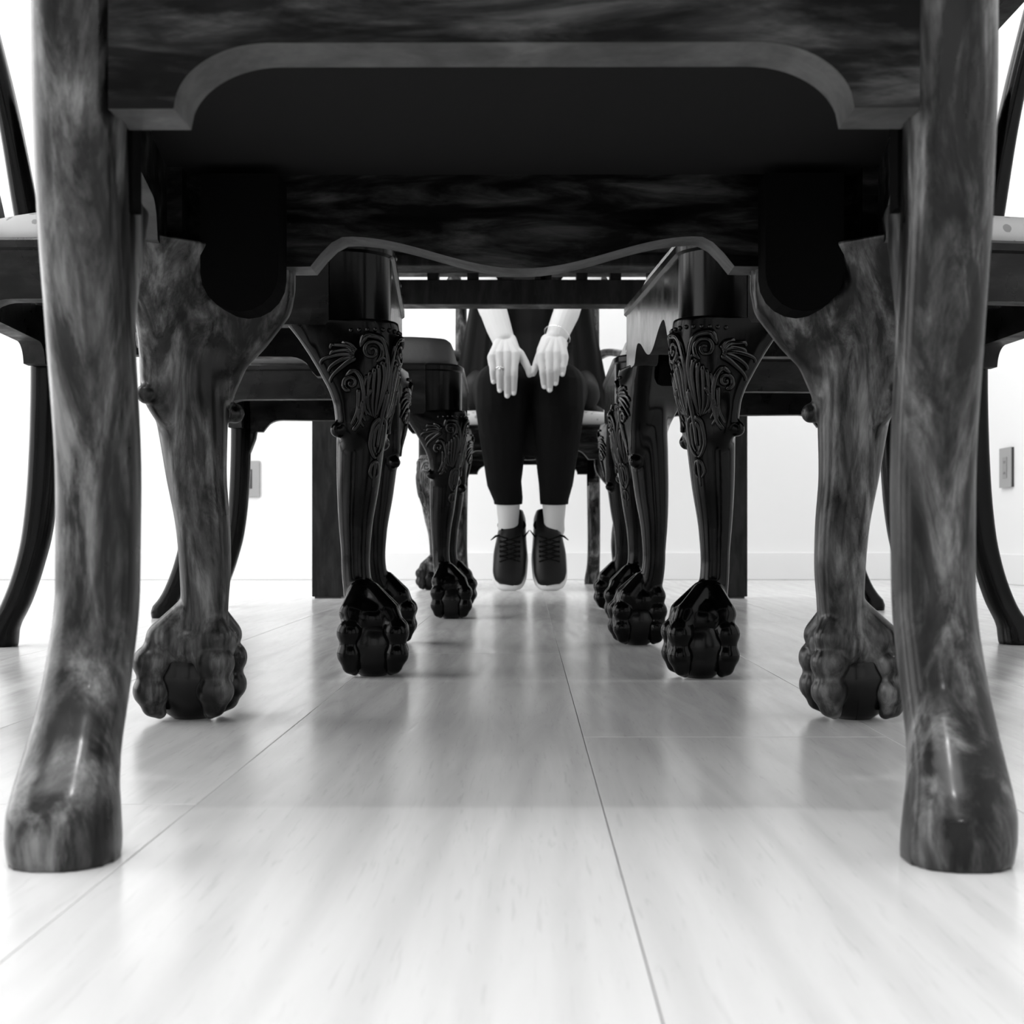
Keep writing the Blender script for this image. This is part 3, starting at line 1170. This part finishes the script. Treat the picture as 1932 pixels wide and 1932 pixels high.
hb = bmesh.new()
Yk = 3.745
Yt = 3.732
FL = [((929, 687), (931, 720)), ((943, 681), (943, 736)), ((957, 680), (957, 746)), ((971, 682), (969, 741))]
rl = (.0092, .0100, .0108, .0104)
wl = PP(950, 642, 3.810, .0300)
fingers_l = [finger(m, t, Yk, Yt, r) for (m, t), r in zip(FL, rl)]
palm_l = []
for i, ((m, t), r) in enumerate(zip(FL, rl)):
    u = i / 3
    a = P(942 + 18 * u, 650, 3.790)
    palm_l.append([a + (.016,), PP(m[0], m[1] - 12, Yk + .012, .0140), PP(m[0], m[1], Yk + .002, r * 1.2)])
thumb_l = [PP(965, 655, 3.785, .014), PP(981, 668, 3.770, .0125), PP(991, 684, 3.760, .0105), PP(997, 697, 3.750, .0095), PP(999, 707, 3.745, .0080)]
fore_l = [PP(916, 540, 3.920, .038), PP(926, 570, 3.885, .0380), PP(932, 590, 3.860, .0365), PP(941, 618, 3.835, .0340), wl]
palm_l.append([PP(943, 652, 3.800, .020), PP(960, 652, 3.800, .020)])
palm_l.append([PP(962, 642, 3.805, .018), PP(972, 662, 3.775, .014), PP(971, 676, Yk + .008, .012)])
palm_l.append([PP(935, 668, Yk + .02, .014), PP(965, 668, Yk + .02, .0145)])
palm_l.append([PP(949, 640, 3.812, .0285), PP(953, 656, 3.795, .0220), PP(955, 672, Yk + .016, .0140)])
hand(hb, wl, fore_l, fingers_l, thumb_l, palm_l)
FR = [((1022, 684), (1027, 729)), ((1036, 680), (1037, 735)), ((1050, 681), (1048, 723)), ((1063, 686), (1061, 706))]
rr_ = (.0102, .0106, .0100, .0092)
wr = PP(1049, 639, 3.810, .0290)
fingers_r = [finger(m, t, Yk, Yt, r) for (m, t), r in zip(FR, rr_)]
palm_r = []
for i, ((m, t), r) in enumerate(zip(FR, rr_)):
    u = i / 3
    a = P(1036 + 20 * u, 646, 3.790)
    palm_r.append([a + (.016,), PP(m[0], m[1] - 12, Yk + .012, .0140), PP(m[0], m[1], Yk + .002, r * 1.2)])
thumb_r = [PP(1030, 655, 3.785, .014), PP(1020, 668, 3.770, .0125), PP(1013, 684, 3.760, .0105), PP(1009, 697, 3.750, .0092), PP(1006, 705, 3.745, .0080)]
fore_r = [PP(1082, 540, 3.920, .038), PP(1074, 570, 3.885, .037), PP(1068, 592, 3.860, .0355), PP(1058, 616, 3.835, .0325), wr]
palm_r.append([PP(1040, 650, 3.800, .020), PP(1058, 650, 3.800, .019)])
palm_r.append([PP(1032, 642, 3.805, .017), PP(1022, 662, 3.775, .014), PP(1023, 676, Yk + .008, .012)])
palm_r.append([PP(1028, 668, Yk + .02, .014), PP(1058, 668, Yk + .02, .0145)])
palm_r.append([PP(1050, 638, 3.812, .0275), PP(1047, 655, 3.795, .0215), PP(1044, 671, Yk + .016, .0140)])
hand(hb, wr, fore_r, fingers_r, thumb_r, palm_r)
hm = remesh(hb, 0.00145, 6, 'hands')
bm = bmesh.new()
bm.from_mesh(body)
bm.from_mesh(hm)
sk = obj('body', bm, M_SKIN, per)
# nails
bm_n = []
for fs in (fingers_l, fingers_r):
    for f in fs:
        x, y, z, r = f[-1]
        bm = bmesh.new()
        ball(bm, rel((x, y - r * 0.80, z - r * .1)), r * .68, 12, 8, (.95, .45, 1.15))
        obj('fingernail', bm, M_NAIL, per)
# eyes and hair
for s in (-1, 1):
    bm = bmesh.new()
    ball(bm, rel((HC[0] + s * .031, HC[1] - .066, HC[2] + .016)), .0125, 16, 12)
    e = obj('eye', bm, M_TRIM, per)
    bm = bmesh.new()
    ball(bm, rel((HC[0] + s * .031, HC[1] - .0765, HC[2] + .015)), .0050, 12, 8, (1, .5, 1))
    obj('iris', bm, M_INSERT, e)
bm = bmesh.new()
ball(bm, rel((HC[0], HC[1] + .030, HC[2] + .045)), .098, 24, 16, (.88, 1.0, .95))
chain(bm, [rel((HC[0] - .070, HC[1] + .03, HC[2] + .02, .035)), rel((HC[0] - .082, HC[1] + .04, HC[2] - .12, .030)), rel((HC[0] - .09, HC[1] + .03, HC[2] - .24, .018))])
chain(bm, [rel((HC[0] + .070, HC[1] + .03, HC[2] + .02, .035)), rel((HC[0] + .082, HC[1] + .04, HC[2] - .12, .030)), rel((HC[0] + .09, HC[1] + .03, HC[2] - .24, .018))])
chain(bm, [rel((HC[0], HC[1] + .08, HC[2] + .02, .06)), rel((HC[0], HC[1] + .09, HC[2] - .12, .055)), rel((HC[0], HC[1] + .10, HC[2] - .25, .03))])
link('hair', remesh(bm, .006, 2, 'hair'), M_HAIR, per)
# leggings
bm = bmesh.new()
for (kx, ax) in ((KX[0], -.053), (KX[1], .074)):
    s = -1 if kx < 0 else 1
    C(bm, [(kx * 1.1, 4.24, .545, .092), (kx * 1.05, 3.98, .550, .084), (kx, 3.830, .545, .0715), (kx, 3.818, .49, .0710), (kx - s * .002, 3.832, .43, .0655), (kx - s * .004, 3.872, .35, .0550), (kx - s * .004, 3.91, .30, .0485), (ax, 3.945, .255, .0410), (ax, 3.952, .222, .0380)])
C(bm, [(PX - .03, 3.86, .555, .052), (PX + .03, 3.86, .555, .052), (PX + .02, 3.862, .46, .048), (PX + .005, 3.867, .408, .046), (PX - .02, 3.862, .46, .048)])
C(bm, [(-.09 + PX, 4.28, .56, .09), (.09 + PX, 4.28, .56, .09)])
lgm = remesh(bm, .004, 4, 'leggings')
bm = bmesh.new(); bm.from_mesh(lgm)
bmesh.ops.bisect_plane(bm, geom=bm.verts[:] + bm.edges[:] + bm.faces[:], plane_co=(0, -.30, .238), plane_no=(0, -.12, 1), clear_inner=True)
obj('leggings', bm, M_LEGGING, per)
# tunic: torso, sleeves and loose panels hanging over both thighs
bm = bmesh.new()
C(bm, [(PX - .07, 4.28, .58, .115), (PX + .07, 4.28, .58, .115)])
for s_ in (-1, 1): C(bm, [(PX + s_ * .07, 4.28, .60, .11), (PX + s_ * .065, 4.285, .76, .095), (PX + s_ * .05, 4.28, .92, .10)])
C(bm, [(PX, 4.28, .58, .125), (PX, 4.29, .74, .115), (PX, 4.28, .92, .120), (PX, 4.27, 1.04, .110)])
C(bm, [(PX - .15, 4.265, 1.10, .060), (PX, 4.27, 1.10, .080), (PX + .15, 4.265, 1.10, .060)])
for s, ex in ((-1, -.205), (1, .225)):
    C(bm, [(PX + s * .175, 4.265, 1.10, .060), (PX + s * .178, 4.215, .99, .054), (PX + s * .172, 4.17, .935, .050)])
    # side drape over the thigh
    C(bm, [(PX + s * .11, 4.24, .64, .07), (PX + s * .135, 4.13, .585, .060), (PX + s * .150, 4.02, .545, .045)])
    C(bm, [(PX + s * .150, 4.20, .54, .060), (PX + s * .175, 4.10, .49, .038), (PX + s * .182, 4.02, .475, .030)])
tm = remesh(bm, .006, 5, 'tunic')
link('tunic', tm, M_TUNIC, per)
for s in (-1, 1):
    # open front edge falling beside the thigh, a thin folded panel
    bm = bmesh.new()
    rings = []
    n = 26
    for i in range(n):
        t = i / (n - 1)
        z = 1.06 - .57 * t
        row = []
        m = 14
        for j in range(m):
            q = j / (m - 1)
            x = PX + s * (.085 + .055 * q + .060 * t * q + .04 * t + .004 * math.sin(9 * q + 3 * t))
            y = 4.165 - .13 * t + .10 * q ** 2 * (1 - t) + .05 * q * t + .007 * math.sin(14 * q + 2 * t)
            row.append((x, y, z + .06 * t * (1 - q)))
        rings.append(row)
    vs = [[bm.verts.new(rel(p)) for p in r] for r in rings]
    for a, b in zip(vs, vs[1:]):
        for j in range(13): bm.faces.new((a[j], a[j + 1], b[j + 1], b[j]))
    bmesh.ops.solidify(bm, geom=bm.faces[:], thickness=.003)
    obj('tunic_panel', bm, M_TUNIC, per)
# ring, bracelet
bm = bmesh.new()
def torus(bm, c, R, r, nrm, sx=1.0, n=36, m=8):
    q = Vector(nrm).to_track_quat('Z', 'Y').to_matrix()
    rings = []
    for i in range(n):
        a = 2 * PI * i / n
        rings.append([Vector(c) + q @ Vector(((R + r * math.cos(b)) * math.cos(a) * sx, (R + r * math.cos(b)) * math.sin(a), r * math.sin(b))) for b in [2 * PI * k / m for k in range(m)]])
    vs = [[bm.verts.new(p) for p in r] for r in rings]
    for i in range(n):
        a, b = vs[i], vs[(i + 1) % n]
        for k in range(m): bm.faces.new((a[k], a[(k + 1) % m], b[(k + 1) % m], b[k]))
f = fingers_l[1]
d = Vector(f[1][:3]) - Vector(f[0][:3])
c = Vector(f[0][:3]) + d * .8
torus(bm, rel(tuple(c)), .0108, .0017, d)
ball(bm, rel((c[0], c[1] - .0118, c[2])), .0032, 10, 8)
tag(obj('finger_ring', bm, M_SILVER, per), 'silver ring with small stone')
bm = bmesh.new()
a, b = Vector(fore_r[3][:3]), Vector(wr[:3])
c = a.lerp(b, .75)
n_ = (b - a).normalized() + Vector((-.12, 0, 0))
q_ = (b - a)
torus(bm, rel(tuple(c + Vector((0.000, 0, 0)))), .0365, .0014, n_, 1.0, 44)
tag(obj('bracelet', bm, M_SILVER, per), 'thin silver bracelet')


# shoes: toes on the floor, heels raised
def shoe(ax, s):
    Y0 = 3.885
    # centre line from toe to heel
    cl = [(3.890, .014, .022, .012), (3.893, .026, .037, .020), (3.902, .054, .0450, .027), (3.917, .095, .0455, .032), (3.938, .128, .0415, .033), (3.965, .156, .038, .030), (3.998, .186, .034, .027), (4.022, .212, .027, .022)]
    bm = bmesh.new()
    sweep(bm, [rel((ax + s * .006 - s * .014 * (i / 7), y, z)) + (w, h) for i, (y, z, w, h) in enumerate(cl)], 44, 32, 2.4, side=(1, 0, 0))
    for v in bm.verts:
        if v.co.z < .007: v.co.z = .007
    up = obj('shoe', bm, M_SHOE, per)
    # rubber sole runs underneath, seen as a pale rim around the upper
    bm = bmesh.new()
    so = [(3.884, .008, .024, .010), (3.899, .014, .038, .013), (3.916, .038, .0475, .015), (3.934, .080, .0490, .016), (3.958, .122, .0445, .016), (3.985, .160, .040, .017), (4.014, .194, .037, .017), (4.034, .218, .028, .013)]
    sweep(bm, [rel((ax + s * .006 - s * .014 * (i / 7), y, z)) + (w, h) for i, (y, z, w, h) in enumerate(so)], 44, 32, 2.6, side=(1, 0, 0))
    for v in bm.verts:
        if v.co.z < 0: v.co.z = 0
    tag(obj('sole', bm, M_SOLE, up), 'white rubber sole')
    # collar and tongue
    bm = bmesh.new()
    c = (ax - s * .004, 3.972, .179)
    torus(bm, rel(c), .0345, .0055, (0, -.55, .83), 1.0)
    obj('collar', bm, M_LACE, up)
    bm = bmesh.new()
    sweep(bm, [rel((ax, 3.905, .128)) + (.016, .004), rel((ax, 3.925, .150)) + (.022, .0045), rel((ax, 3.945, .172)) + (.026, .004)], 16, 12, 3, side=(1, 0, 0))
    obj('tongue', bm, M_LACE, up)
    # laces lie on the upper
    bv = BVHTree.FromPolygons([v.co for v in up.data.vertices], [p.vertices for p in up.data.polygons])
    def on(x, z, r):
        o = Vector(rel((x, 3.6, z)))
        h = bv.ray_cast(o, Vector((0, 1, 0)))[0]
        y = h.y - .0012 if h is not None else 3.93 - PY
        return (o.x, y, o.z, r)
    for k in range(5):
        z = .088 + .013 * k
        for q in (-1, 1):
            bm = bmesh.new()
            chain(bm, [on(ax + q * u, z + .008 * u / .026, .0021) for u in (-.027, -.016, -.005, .006, .017, .027)], 8)
            obj('lace', bm, M_LACE, up)
    for q in (-1, 1):
        bm = bmesh.new()
        chain(bm, [rel((ax + q * .026, 3.93, .152, .0024)), rel((ax + q * .040, 3.925, .148, .0030)), rel((ax + q * .052, 3.920, .150 + (.014 if q * s < 0 else -.012), .0012))], 8)
        obj('lace', bm, M_LACE, up)


shoe(-.0475, -1)
shoe(.0600, 1)
